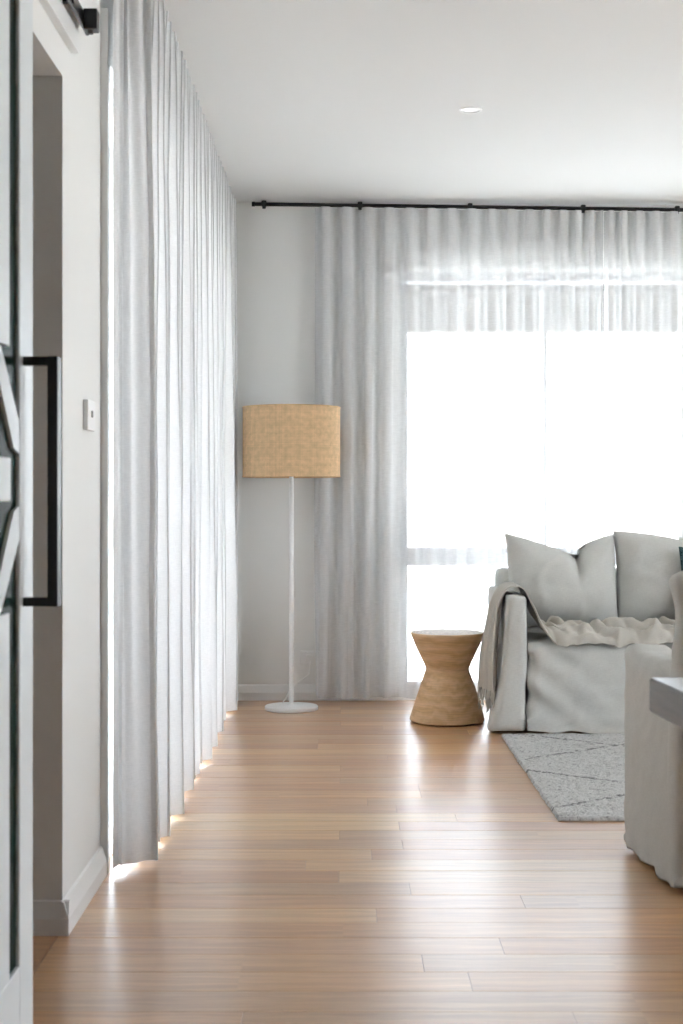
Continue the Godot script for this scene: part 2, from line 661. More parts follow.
func build_windows() -> void:
	var w := thing("window_1")
	tag(w, "large pale grey framed window behind the sheer curtains and sofa", "window", "structure")
	boxes("frame", M.grey_frame, w, [[0.31, 3.6, 0.04, 0.075, 8.19, 8.29], [0.31, 3.6, 2.3, 2.34, 8.215, 8.265], [0.31, 0.335, 0.075, 2.3, 8.19, 8.29], [3.56, 3.6, 0.075, 2.3, 8.19, 8.29]])
	var xs := [0.335, 1.1, 1.86, 2.7, 3.56]
	for k in 4:
		frame_rect(w, M.grey_frame, true, xs[k], xs[k + 1], 0.075, 2.3, 8.22, 8.26, 0.018)
		boxes("transom", M.grey_frame, w, [[xs[k] + 0.018, xs[k + 1] - 0.018, 0.73, 0.83, 8.22, 8.26]], 0.002)
		boxes("pane", M.pane, w, [[xs[k] + 0.018, xs[k + 1] - 0.018, 0.093, 0.73, 8.238, 8.242]])
		boxes("pane", M.pane, w, [[xs[k] + 0.018, xs[k + 1] - 0.018, 0.83, 2.282, 8.238, 8.242]])
	w = thing("window_2")
	tag(w, "white framed sliding glass doors behind the long linen curtain", "window", "structure")
	boxes("frame", M.frame, w, [[-0.81, -0.71, 0.0, 0.03, 4.40, 7.8], [-0.81, -0.71, 2.32, 2.36, 4.40, 7.8], [-0.81, -0.71, 0.03, 2.32, 4.40, 4.42], [-0.81, -0.71, 0.03, 2.32, 7.76, 7.8]])
	xs = [4.42, 5.52, 6.64, 7.76]
	for k in 3:
		var p := -0.79 if k == 1 else -0.755
		frame_rect(w, M.frame, false, xs[k], xs[k + 1], 0.03, 2.32, p, p + 0.035, 0.035)
		boxes("pane", M.pane, w, [[p + 0.015, p + 0.019, 0.065, 2.285, xs[k] + 0.035, xs[k + 1] - 0.035]])
	w = thing("window_3")
	tag(w, "white framed glazed doors in the side wall across from the long linen curtain", "window", "structure")
	boxes("frame", M.frame, w, [[5.02, 5.1, 0.04, 0.08, 3.0, 5.6], [5.02, 5.1, 2.26, 2.3, 3.0, 5.6], [5.02, 5.1, 0.08, 2.26, 3.0, 3.04], [5.02, 5.1, 0.08, 2.26, 5.56, 5.6]])
	xs = [3.04, 3.88, 4.72, 5.56]
	for k in 3:
		frame_rect(w, M.frame, false, xs[k], xs[k + 1], 0.08, 2.26, 5.04, 5.08, 0.05)
		boxes("pane", M.pane, w, [[5.058, 5.062, 0.13, 2.21, xs[k] + 0.05, xs[k + 1] - 0.05]])
	var t := thing("trim_1")
	tag(t, "white architrave of the glazed doors beside the light switch", "trim", "structure")
	boxes("jamb_casing", M.trim, t, [[-0.705, -0.683, 0, 2.52, 4.36, 4.398]], 0.001)
	boxes("jamb_casing", M.trim, t, [[-0.705, -0.683, 0, 2.52, 7.81, 7.9]], 0.001)
	boxes("head_casing", M.trim, t, [[-0.705, -0.683, 2.365, 2.455, 4.398, 7.81]], 0.001)
	boxes("shadow_gap", M.shadow_gap, t, [[-0.6835, -0.682, 1.1, 2.12, 4.378, 4.382]])  # thin dark strip stands in for the shadow in a gap

func build_barn_door() -> void:
	var t := thing("door_1", Vector3.ZERO)
	tag(t, "white sliding barn door with dark green glass and black handle", "door", "structure")
	var x0 := -0.66
	var x1 := -0.62
	boxes("stile", M.door, t, [[x0, x1, 0.012, 2.27, 2.878, 3.0]], 0.002)
	boxes("stile", M.door, t, [[x0, x1, 0.012, 2.27, 2.0, 2.122]], 0.002)
	boxes("bottom_rail", M.door, t, [[x0, x1, 0.012, 0.195, 2.122, 2.878]], 0.002)
	boxes("top_rail", M.door, t, [[x0, x1, 2.12, 2.27, 2.122, 2.878]], 0.002)
	boxes("glass", M.green_glass, t, [[-0.634, -0.628, 0.195, 2.12, 2.122, 2.878]])
	for s in [[1.375, 2.12], [0.195, 0.88]]:
		boxes("reflection_bar", M.door, t, [[x0, x1, s[0], s[1], 2.6, 2.79]], 0.001)  # pale bars stand in for the bright reflection on the glass
	boxes("middle_rail", M.door, t, [[x0, x1, 1.087, 1.169, 2.122, 2.8]], 0.002)
	# diagonal braces
	for s in [1.0, -1.0]:
		var mb := MB.new()
		var cy := 1.128
		var poly := PackedVector2Array([Vector2(2.64, cy + s * 0.245), Vector2(2.72, cy + s * 0.245), Vector2(2.878, cy + s * 0.112), Vector2(2.878, cy + s * 0.05), Vector2(2.83, cy + s * 0.06)])
		mb.prism(poly, x0 + 0.002, x1 - 0.001, Transform3D(Basis(Vector3(0, 0, -1), Vector3(0, 1, 0), Vector3(1, 0, 0)), Vector3.ZERO))
		put(mb, "brace", M.door, t)
	var h := boxes("handle", M.black, t, [[-0.571, -0.551, 0.884, 1.368, 2.895, 2.935]], 0.001)
	for y in [0.884, 1.351]:
		boxes("standoff", M.black, h, [[-0.62, -0.57, y, y + 0.017, 2.905, 2.925]])
	# rail it hangs from
	var r := thing("sliding_door_rail")
	tag(r, "black steel rail with end stop above the sliding door", "door rail")
	boxes("rail", M.black, r, [[-0.668, -0.660, 2.297, 2.337, 1.6, 3.9]], 0.001)
	boxes("end_stop", M.black, r, [[-0.662, -0.627, 2.291, 2.343, 3.82, 3.862]], 0.002)
	var mb2 := MB.new()
	mb2.tube(PackedVector3Array([Vector3(-0.646, 2.283, -3.84), Vector3(-0.646, 2.292, -3.84)]), 0.007)
	put(mb2, "stop_bolt", M.black, r)
	for d in [3.66, 2.7, 1.8]:
		var mb := MB.new()
		mb.tube(PackedVector3Array([Vector3(-0.684, 2.317, -d), Vector3(-0.656, 2.317, -d)]), 0.016, -1, 20)
		put(mb, "standoff", M.black, r)
	for d in [2.72, 2.14]:
		boxes("hanger_strap", M.black, r, [[-0.618, -0.612, 2.05, 2.42, d - 0.02, d + 0.02]])
		var mb := MB.new()
		mb.tube(PackedVector3Array([Vector3(-0.67, 2.377, -d), Vector3(-0.618, 2.377, -d)]), 0.04, -1, 24)
		put(mb, "roller", M.black, r)
	var hb := boxes("trim_2", M.trim, null, [[-0.705, -0.683, 2.245, 2.46, 1.6, 3.88]], 0.001)
	tag(hb, "white header board carrying the black door rail", "trim", "structure")

func build_curtains() -> void:
	# long linen curtain on the left: folds regular at the ceiling track, looser at the hem
	var amp := []
	var mid := []
	for k in 60:
		amp.append(rng.randf_range(0.25, 1.0))
		mid.append(rng.randf_range(-0.02, 0.012))
	for k in [0, 1]:
		amp[k] = 1.0
	var nz := noise(71, 0.5, 3)
	var d0 := 4.36
	var d1 := 8.06
	var waves := 34.0
	var f := func(a: float, b: float):
		# the first columns are the bunched near end, the rest the regular folds
		var k: float = a / 0.15 if a < 0.15 else 1.0 + (a - 0.15) / 0.85 * (waves - 1.0)
		var g := k / waves
		var i0 := int(k)
		var t := smoothstep(0.0, 1.0, k - i0)
		var am: float = lerpf(amp[i0], amp[i0 + 1], t)
		var mi: float = lerpf(mid[i0], mid[i0 + 1], t)
		var low := pow(1.0 - b, 0.7)
		var ph := TAU * k + 1.7 + low * 2.0 * nz.get_noise_2d(g * 30.0, (1.0 - b) * 1.2)
		# a slow second fold takes over towards the hem
		var slow := sin(TAU * k / 3.3 + 0.9 + 1.5 * nz.get_noise_1d(g * 22.0))
		var off := lerpf(0.030, 0.012 + 0.024 * am, low) * sin(ph) + low * (0.030 * slow + 0.4 * mi)
		off += 0.006 * nz.get_noise_2d(g * 60.0, b * 5.0)
		var along := 0.012 * sin(2.0 * ph)
		var x := clampf(-0.602 + off, -0.676, -0.535)
		# the near end turns back to the wall in small bunched folds
		var back := 1.0 - smoothstep(0.0, 0.9, k)
		x = lerpf(x, -0.6675, back)
		if k < 1.0:
			var bell := sin(PI * clampf(k / 0.95, 0.0, 1.0))
			var rip := sin(TAU * (k * 5.2 + 0.5 * low * nz.get_noise_2d(k * 3.0, b))) * bell * lerpf(0.011, 0.004, low)
			along += 0.7 * rip + 0.02 * bell
			x -= 0.7 * rip
		return Vector3(maxf(x, -0.679), lerpf(0.018 + 0.004 * nz.get_noise_1d(g * 40.0), 2.688, b), -(d0 + (d1 - d0) * g + along))
	var mb := MB.new()
	mb.grid(800, 44, f)
	tag(put(mb, "linen_curtain", M.linen_curtain), "long white linen curtain hanging beside the barn door doorway wall", "curtain")
	var tr := boxes("curtain_track", M.ceiling, null, [[-0.608, -0.594, 2.694, 2.716, 4.34, 8.1]], 0.002)
	tag(tr, "slim white ceiling track above the long linen curtain", "curtain track")
	# sheer curtains on the black rod
	var rod := thing("curtain_rod", Vector3(-0.48, 2.687, -8.095))
	tag(rod, "thin black curtain rod above the sheer window curtains", "curtain rod")
	var slope := -0.0135
	mb = MB.new()
	mb.tube(PackedVector3Array([Vector3(0, 0, 0), Vector3(4.3, slope * 4.3, 0)]), 0.0105, -1, 14)
	put(mb, "rod", M.black, rod)
	mb = MB.new()
	mb.tube(PackedVector3Array([Vector3(-0.012, 0, 0), Vector3(0.004, 0, 0)]), 0.0135, -1, 16)
	put(mb, "end_cap", M.black, rod)
	for px in [264.0, 360.0, 470.0, 583.0, 677.0, 790.0]:
		var x: float = (px - 343.0) * 8.095 / 1500.0 + 0.48
		mb = MB.new()
		mb.box(Vector3(x, slope * x + 0.002, 0), Vector3(0.026, 0.034, 0.03), 0.004)
		mb.tube(PackedVector3Array([Vector3(x, slope * x - 0.008, 0), Vector3(x, slope * x - 0.024, 0)]), 0.011, 0.009, 12)
		mb.box(Vector3(x, slope * x, -0.04), Vector3(0.012, 0.012, 0.06))
		put(mb, "bracket", M.black, rod)
	sheer_curtain(-0.152, 1.40, 15.5, 0.0, 0.16, 81, slope, "sheer white curtain beside the floor lamp")
	sheer_curtain(1.412, 3.72, 21.5, 0.10, 0.0, 91, slope, "sheer white curtain hanging behind the second sofa pillow")

func sheer_curtain(x0: float, x1: float, waves: float, tight0: float, tight1: float, sd: int, slope: float, label: String) -> void:
	var nz := noise(sd, 0.5, 3)
	var f := func(a: float, b: float):
		var k: float = a * waves
		var low := pow(1.0 - b, 0.6)
		var ph: float = TAU * k + low * 2.2 * nz.get_noise_2d(a * 26.0, (1.0 - b) * 0.9)
		# broad rounded fronts, narrow valleys between them
		var s2 := sin(ph / 2.0)
		var fold := lerpf(1.0 - 2.0 * pow(sqrt(s2 * s2 + 0.012), 0.75), cos(ph), 0.25 + 0.4 * low)
		var off: float = (0.030 + low * 0.012 * nz.get_noise_1d(a * 30.0)) * fold + low * 0.010 * sin(TAU * k / 2.7 + 2.0 * nz.get_noise_1d(a * 17.0))
		var along := 0.006 * sin(2.0 * ph)
		# folds crowd at the leading edge, where the two curtains meet
		var t: float = a - tight1 * a * a * (a - 1.0) * -1.0 * 0.0
		if tight1 > 0.0:
			t = a + tight1 * (pow(a, 1.0) - pow(a, 4.0)) * 0.9
		if tight0 > 0.0:
			t = a - tight0 * ((1.0 - a) - pow(1.0 - a, 6.0)) * 0.9
		var x: float = lerpf(x0, x1, t) + along
		var top: float = 2.687 + slope * (x + 0.48) - 0.013
		return Vector3(x, lerpf(0.022, top, b), -(8.095 + clampf(off, -0.042, 0.044)))
	var mb := MB.new()
	mb.grid(int(waves * 18), 36, f)
	tag(put(mb, "sheer_curtain", M.sheer), label, "curtain")

func wrinkle(nz: FastNoiseLite, p: Vector3, a: float) -> float:
	var r := 1.0 - absf(nz.get_noise_3d(p.x * 4.0, p.y * 4.0, p.z * 4.0)) * 3.0
	return a * (maxf(r, 0.0) - 0.5)

func build_sofa() -> void:
	# root at the front left foot; local x to the right, local z towards the camera
	var s := thing("sofa", Vector3(0.76, 0, -7.85))
	tag(s, "white slipcovered linen sofa in front of the bright window", "sofa")
	var nz := noise(101, 0.9, 3)
	var nf := noise(102, 2.2, 3)
	# slim arms: x 0-0.094 and mirrored, depth 0.89
	for side in 2:
		var cx := 0.047 if side == 0 else 2.153
		var out := -1.0 if side == 0 else 1.0
		var mb := MB.new()
		mb.soft(Vector3(0.096, 0.632, 0.885), 0.024, 0.022, func(p: Vector3, d: Vector3):
			var y01: float = (p.y + 0.316) / 0.632
			var fl := pow(clampf(1.0 - y01, 0.0, 1.0), 2.2)
			var q: Vector3 = p
			q += d * (wrinkle(nz, p * Vector3(1.6, 0.7, 1.2) + Vector3(cx, 0, 0), 0.008) + 0.004 * nf.get_noise_3dv(p * 3.0))
			if p.x * out > 0.0:
				q.x += out * fl * (0.075 * smoothstep(-0.2, 0.44, p.z) + 0.012 * sin(p.z * 21.0))
			q.z += 0.012 * fl * sin(p.x * 60.0 + 1.0)
			if y01 < 0.1:
				q.y += 0.006 * sin(p.z * 17.0 + p.x * 30.0)
			return q
			, Transform3D(Basis.IDENTITY, Vector3(cx, 0.328, 0.4425)))
		put(mb, "arm", M.slipcover, s)
	# back
	var mb2 := MB.new()
	mb2.soft(Vector3(2.17, 0.725, 0.17), 0.03, 0.04, func(p: Vector3, d: Vector3):
		return p + d * wrinkle(nz, p, 0.005) + Vector3(0, 0, 0.0)
		, Transform3D(Basis.IDENTITY, Vector3(1.115, 0.375, 0.09)))
	put(mb2, "backrest", M.slipcover, s)
	# seat and the skirt that drops from its front edge
	mb2 = MB.new()
	mb2.soft(Vector3(2.006, 0.425, 0.72), 0.062, 0.02, func(p: Vector3, d: Vector3):
		var q: Vector3 = p
		var y01: float = (p.y + 0.2125) / 0.425
		q += d * (wrinkle(nz, p * Vector3(1.0, 1.5, 1.0) + Vector3(9, 0, 0), 0.006) + 0.002 * nf.get_noise_3dv(p * 2.0))
		# pulls running down from the arm
		var u: float = p.x + 1.003
		if p.z > 0.2:
			q += d * 0.010 * exp(-u * 5.0) * sin((u * 0.8 + p.y) * 42.0)
			q.z += 0.018 * (1.0 - y01) * (1.0 - y01) + 0.010 * exp(-pow((y01 - 0.55) / 0.3, 2.0))
		if y01 > 0.9:
			q.y += 0.02 * smoothstep(0.36, 0.0, p.z) + 0.008 * nz.get_noise_2d(p.x * 4.0, p.z * 4.0)
		if d.y < -0.01 and d.y > -0.999:
			# the hem hangs straight
			if d.z > 0.01:
				q.z += 0.36 - p.z
			if absf(d.x) > 0.01:
				q.x += signf(d.x) * 1.003 - p.x
		if y01 < 0.1:
			q.y += 0.006 * sin(p.x * 13.0) + 0.003 * sin(p.x * 37.0)
		return q
		, Transform3D(Basis.IDENTITY, Vector3(1.1, 0.222, 0.52)))
	put(mb2, "seat", M.slipcover, s)
	# pillows leaning on the back
	pillow("large_pillow", Vector3(1.09, 0.452, -7.42), 0.56, 0.475, 0.135, -0.17, 0.02, M.pillow, 1, "plump white pillow with a chopped top at the sofa arm", "pillows on the sofa")
	pillow("large_pillow", Vector3(1.63, 0.452, -7.43), 0.56, 0.46, 0.135, -0.16, -0.04, M.pillow, 2, "smooth white pillow in the middle of the sofa", "pillows on the sofa")
	pillow("large_pillow", Vector3(1.99, 0.47, -7.60), 0.56, 0.43, 0.07, -0.1, 0.0, M.pillow, 3, "white pillow peeking out behind the teal cushion", "pillows on the sofa")
	pillow("teal_cushion", Vector3(1.86, 0.458, -7.22), 0.46, 0.41, 0.07, -0.2, -0.1, M.teal_knit, 4, "teal and white knitted cushion half hidden by the armchair", "")
	build_throw()

func pillow(called: String, at: Vector3, w: float, h: float, t: float, lean: float, turn: float, m: Material, shape: int, label: String, group: String) -> void:
	var nz := noise(200 + shape, 0.9, 3)
	var top := func(u: float):
		if shape == 1:
			if u < 0.28:
				return -0.115 * pow((u + 1.0) / 1.28, 1.15)
			return -0.115 + 0.118 * pow((u - 0.28) / 0.72, 0.42)
		if shape == 2:
			return 0.028 - 0.015 * pow((u + 1.0) / 2.0, 0.5) - 0.10 * pow((u + 1.0) / 2.0, 2.0)
		return 0.02 * (u * u - 1.0)
	var mb := MB.new()
	for face in [1.0, -1.0]:
		mb.grid(44, 40, func(a: float, b: float):
			var u: float = a * 2.0 - 1.0
			var vv: float = b * 2.0 - 1.0
			# spread samples towards the edges
			u = sin(u * PI / 2.0) * 0.4 + u * 0.6
			vv = sin(vv * PI / 2.0) * 0.4 + vv * 0.6
			var x := w / 2.0 * u * (1.0 - 0.05 * (1.0 - vv * vv))
			var y: float = (vv + 1.0) / 2.0 * (h + top.call(u))
			y -= 0.02 * (1.0 - u * u) * vv * (0.0 if shape < 3 and vv > 0.0 else 1.0)
			var th := t * pow(maxf((1.0 - pow(absf(u), 2.6)) * (1.0 - pow(absf(vv), 2.6)), 0.0), 0.5)
			var z: float = face * th
			if th > 0.004:
				z += face * (0.008 * nz.get_noise_3d(x * 5.0, y * 5.0, face) + wrinkle(nz, Vector3(x * 0.8, y * 0.8, face), 0.008)) * minf(1.0, th / 0.05)
			if shape == 1:
				var g := exp(-pow((u - 0.28) / 0.13, 2.0)) * smoothstep(-0.1, 1.0, vv)
				z -= 0.055 * g * face
				if u > 0.2:
					z -= 0.03 * smoothstep(0.2, 0.5, u) * smoothstep(0.2, 1.0, vv)
			# belly sags to the bottom
			z += face * t * 0.18 * (1.0 - u * u) * maxf(0.0, -vv) * (1.0 + vv)
			return Vector3(x, y, z)
			, face > 0.0)
	var o := thing(called, at)
	o.rotation = Vector3(lean, turn, 0.0)
	put(mb, "cover", m, o)
	# welt along the edge
	var path := PackedVector3Array()
	for k in 61:
		var u := k / 30.0 - 1.0
		path.append(Vector3(w / 2.0 * u, h + top.call(u), -0.03 * smoothstep(0.2, 0.5, u) if shape == 1 else 0.0))
	var wb := MB.new()
	wb.tube(path, 0.0035, -1, 6)
	put(wb, "welt", m, o)
	tag(o, label, "pillow" if shape < 4 else "cushion", "", group)

func build_throw() -> void:
	var prof := [Vector2(0.694, 0.19), Vector2(0.699, 0.33), Vector2(0.716, 0.48), Vector2(0.735, 0.60), Vector2(0.765, 0.672), Vector2(0.808, 0.688), Vector2(0.850, 0.67), Vector2(0.885, 0.60), Vector2(0.92, 0.53), Vector2(0.965, 0.487), Vector2(1.03, 0.478), Vector2(1.15, 0.476), Vector2(1.30, 0.478), Vector2(1.45, 0.478), Vector2(1.60, 0.478), Vector2(1.72, 0.478)]
	var cv := Curve3D.new()
	for k in prof.size():
		var p: Vector2 = prof[k]
		var tg := Vector3.ZERO
		if k > 0 and k < prof.size() - 1:
			var q: Vector2 = (prof[k + 1] - prof[k - 1]) * 0.17
			tg = Vector3(q.x, q.y, 0)
		cv.add_point(Vector3(p.x, p.y, 0), -tg, tg)
	var total := cv.get_baked_length()
	var nz := noise(301, 1.0, 3)
	var nf := noise(302, 2.6, 2)
	var spine := func(a: float, b: float):
		# a along the length, b across the width from the front edge backwards
		var p := cv.sample_baked(a * total, true)
		var x := p.x
		var seat := smoothstep(0.90, 0.99, x)
		var nx := nz.get_noise_1d(x * 3.1 + 7.0)
		var width := lerpf(0.30, 0.29 + 0.03 * nx, seat)
		var front := lerpf(7.00, 6.95 + 0.02 * absf(nx), seat)
		var d: float = front + b * width
		var hang := 1.0 - smoothstep(0.70, 0.80, x) if p.y < 0.69 and a < 0.5 else 0.0
		p.x -= hang * (0.013 * sin(b * 26.0 + 0.8 * sin(a * 9.0)) + 0.006 * sin(b * 47.0 + 2.0) + 0.006)
		p.x -= 0.05 * hang * (b - 0.5) * (1.0 - a / 0.34)
		var slope_ := smoothstep(0.86, 0.90, x) * (1.0 - seat)
		p.y += slope_ * 0.012 * sin(b * 16.0)
		# lies on the seat, over its rounded front edge, in soft heaped folds
		if seat > 0.0:
			var e := clampf((7.03 - d) / 0.085, 0.0, 1.0)
			var top := 0.368 + 0.085 * sqrt(1.0 - e * e) + 0.008
			var w1 := 0.5 + 0.5 * sin(TAU * (x / 0.21 + b * 1.1 + 0.9 * nz.get_noise_2d(x * 3.0, b * 1.2)))
			var w2 := 0.5 + 0.5 * sin(b * 13.0 + 4.5 * nz.get_noise_2d(x * 2.6 + 20.0, b * 0.8))
			var heap := 0.034 * pow(w1, 1.5) * smoothstep(-0.1, 0.4, b) + 0.034 * pow(w2, 1.4) * smoothstep(-0.05, 0.25, b) + 0.008 * nf.get_noise_2d(x * 5.0, b * 2.5)
			p.y = lerpf(p.y, top + heap, seat)
			d += seat * (0.022 * nz.get_noise_2d(x * 6.0 + 40.0, b * 2.0) - 0.015 * w1)
		return Vector3(p.x, p.y, -d)
	var th := 0.007
	var nu := 190
	var nv := 44
	# two skins a few millimetres apart, joined round the rim
	var face := func(a: float, b: float, s: float):
		var e := 0.004
		var p: Vector3 = spine.call(a, b)
		var da: Vector3 = spine.call(minf(a + e, 1.0), b) - spine.call(maxf(a - e, 0.0), b)
		var db: Vector3 = spine.call(a, minf(b + e, 1.0)) - spine.call(a, maxf(b - e, 0.0))
		return p + da.cross(db).normalized() * s * th / 2.0
	var mb := MB.new()
	mb.grid(nu, nv, func(a: float, b: float): return face.call(a, b, -1.0))
	mb.grid(nu, nv, func(a: float, b: float): return face.call(a, b, 1.0), true)
	mb.grid(nu, 2, func(a: float, b: float): return face.call(a, 0.0, b * 2.0 - 1.0))
	mb.grid(nu, 2, func(a: float, b: float): return face.call(a, 1.0, b * 2.0 - 1.0), true)
	mb.grid(2, nv, func(a: float, b: float): return face.call(0.0, b, a * 2.0 - 1.0))
	mb.grid(2, nv, func(a: float, b: float): return face.call(1.0, b, a * 2.0 - 1.0), true)
	var t := thing("throw_blanket")
	tag(t, "crumpled beige linen throw draped over the sofa arm and seat", "throw")
	put(mb, "cloth", M.throw_cloth, t)
	for k in 26:
		var b := (k + 0.5) / 26.0
		var p: Vector3 = spine.call(0.0, b)
		var len := rng.randf_range(0.075, 0.115)
		var path := PackedVector3Array()
		var sx := rng.randf_range(-0.012, 0.012)
		var sz := rng.randf_range(-0.015, 0.015)
		for j in 7:
			var q := j / 6.0
			path.append(p + Vector3(sx * q * q + 0.003 * sin(q * 9.0 + k), 0.006 - len * q, sz * q * q))
		var fb := MB.new()
		fb.tube(path, 0.0045, 0.002, 6)
		put(fb, "tassel", M.throw_cloth, t)

func build_armchair() -> void:
	# turned slightly; local x to the right, local z towards the camera, origin at the far left corner
	var c := thing("armchair", Vector3(0.874, 0, -4.70), deg_to_rad(4.2))
	tag(c, "cream slipcovered armchair with its back turned, beside the rug", "armchair")
	var nz := noise(401, 0.8, 3)
	var nf := noise(402, 2.0, 3)
	var hem := func(q: Vector3, p: Vector3):
		if p.y < -0.24:
			var k: float = smoothstep(-0.24, -0.32, p.y)
			q.y += k * (0.006 * sin(p.z * 24.0 + 0.5) + 0.004 * sin(p.z * 55.0 + p.x * 40.0))
			q.x += k * 0.006 * sin(p.z * 40.0)
		return q
	for side in 2:
		var cx := 0.075 if side == 0 else 0.745
		var mb := MB.new()
		mb.soft(Vector3(0.15, 0.622, 0.575), 0.035, 0.02, func(p: Vector3, d: Vector3):
			var q: Vector3 = p + d * (wrinkle(nz, p * Vector3(1, 1.6, 1.1) + Vector3(cx, 0, 3), 0.003) + 0.003 * nf.get_noise_3dv(p * 3.0))
			if p.y > 0.2:
				q.y += -0.012 * smoothstep(-0.2, 0.25, p.z) + 0.012 * nz.get_noise_1d(p.z * 5.0)
			if d.y < -0.01 and d.y > -0.999:
				if absf(d.z) > 0.01:
					q.z += signf(d.z) * 0.2875 - p.z
				if absf(d.x) > 0.01:
					q.x += signf(d.x) * 0.075 - p.x
			return hem.call(q, p)
			, Transform3D(Basis.IDENTITY, Vector3(cx, 0.3245, 0.2875)))
		put(mb, "arm", M.chair_cover, c)
	var b := MB.new()
	b.soft(Vector3(0.50, 0.42, 0.56), 0.05, 0.03, func(p: Vector3, d: Vector3): return p + d * wrinkle(nz, p, 0.006), Transform3D(Basis.IDENTITY, Vector3(0.41, 0.235, 0.25)))
	put(b, "seat", M.chair_cover, c)
	# back: leans towards the camera a little, its top edge rolled outwards
	b = MB.new()
	b.soft(Vector3(0.85, 0.865, 0.12), 0.045, 0.022, func(p: Vector3, d: Vector3):
		var q: Vector3 = p + d * (wrinkle(nz, p * 1.3, 0.006))
		var y01: float = (p.y + 0.4325) / 0.865
		q.z += 0.05 * y01 * y01
		q.x *= 1.0 + 0.03 * smoothstep(0.86, 0.98, y01) - 0.02 * smoothstep(0.6, 0.8, y01) * (1.0 - smoothstep(0.86, 0.98, y01))
		if y01 < 0.1:
			q.y += 0.006 * sin(p.x * 30.0)
		return q
		, Transform3D(Basis.IDENTITY, Vector3(0.424, 0.46, 0.515)))
	put(b, "backrest", M.chair_cover, c)

func build_table() -> void:
	var t := thing("dining_table", Vector3(0.586, 0, -2.873), deg_to_rad(3.2))
	tag(t, "thick grey brown timber dining table beside the armchair", "table")
	var tb := MB.new()
	tb.box(Vector3(0.5, 0.717, 0.95), Vector3(1.0, 0.066, 1.9), 0.004)
	put(tb, "table_top", M.table, t)
	for x in [0.19, 0.81]:
		for z in [0.22, 1.68]:
			var lb := MB.new()
			lb.box(Vector3(x, 0.342, z), Vector3(0.09, 0.684, 0.09), 0.004)
			put(lb, "leg", M.table, t)

func build_rug() -> void:
	var x0 := 0.728
	var x1 := 3.2
	var d0 := 5.085
	var d1 := 6.915
	var r := thing("wool_rug", Vector3((x0 + x1) / 2.0, 0, -(d0 + d1) / 2.0))
	tag(r, "shaggy pale wool rug with thin dark diamond lines by the sofa", "rug")
	var nz := noise(501, 1.0, 3)
	var nf := noise(502, 40.0, 2)
	var nc := noise(503, 1.0, 3)
	var mb := MB.new()
	var cx := (x0 + x1) / 2.0
	var cd := (d0 + d1) / 2.0
	var pile := func(a: float, b: float):
		# denser rows of tufts on the left half
		var aa := pow(a, 1.6)
		var x := lerpf(x0, x1, aa)
		var d := lerpf(d0, d1, b)
		var edge := minf(minf(aa * (x1 - x0), (1.0 - aa) * (x1 - x0)), minf(b, 1.0 - b) * (d1 - d0))
		var y := 0.013 * smoothstep(-0.002, 0.008, edge) + (0.0045 * nf.get_noise_2d(x * 1.2, d * 2.4) + 0.003 * nz.get_noise_2d(x * 9.0, d * 9.0)) * smoothstep(0.0, 0.02, edge) + 0.002
		var wob := 0.006 * nz.get_noise_1d(d * 7.0) if aa < 0.5 else 0.0
		return Vector3(x - cx + wob * (1.0 - aa), y, -(d - cd))
	var tint := func(a: float, b: float):
		var aa := pow(a, 1.6)
		var x := lerpf(x0, x1, aa) - 0.738
		var d := lerpf(d0, d1, b)
		var j := 0.012 * nz.get_noise_2d(x * 14.0, d * 14.0)
		var per := 0.97
		var up := absf(fposmod(d - 5.24 - 0.79 * x + j + per / 2.0, per) - per / 2.0)
		var dn := absf(fposmod(d - 5.97 + 0.78 * x + j + per / 2.0, per) - per / 2.0)
		var g := 0.58 + 0.12 * nc.get_noise_2d(x * 40.0, d * 90.0) + 0.07 * nc.get_noise_2d(x * 9.0, d * 22.0)
		var col := Color(g, g * 0.985, g * 0.95)
		# broken dark yarn
		var near := minf(up, dn)
		if near < 0.016 and nc.get_noise_2d(x * 22.0 + 50.0, d * 22.0) > -0.16:
			col = Color(0.13, 0.125, 0.125).lerp(col, clampf(near / 0.022, 0.0, 1.0))
		if nc.get_noise_2d(x * 30.0 + 90.0, d * 130.0) > 0.36:
			col = col * 0.6
		return col
	mb.grid(330, 260, pile, false, tint)
	var o := put(mb, "pile", M.wool, r)
	o.set_meta("kind", "stuff")
	var bk := MB.new()
	bk.box(Vector3(0, 0.0015, 0), Vector3(x1 - x0 - 0.004, 0.003, d1 - d0 + 0.004))
	put(bk, "backing", M.rug_edge, r)

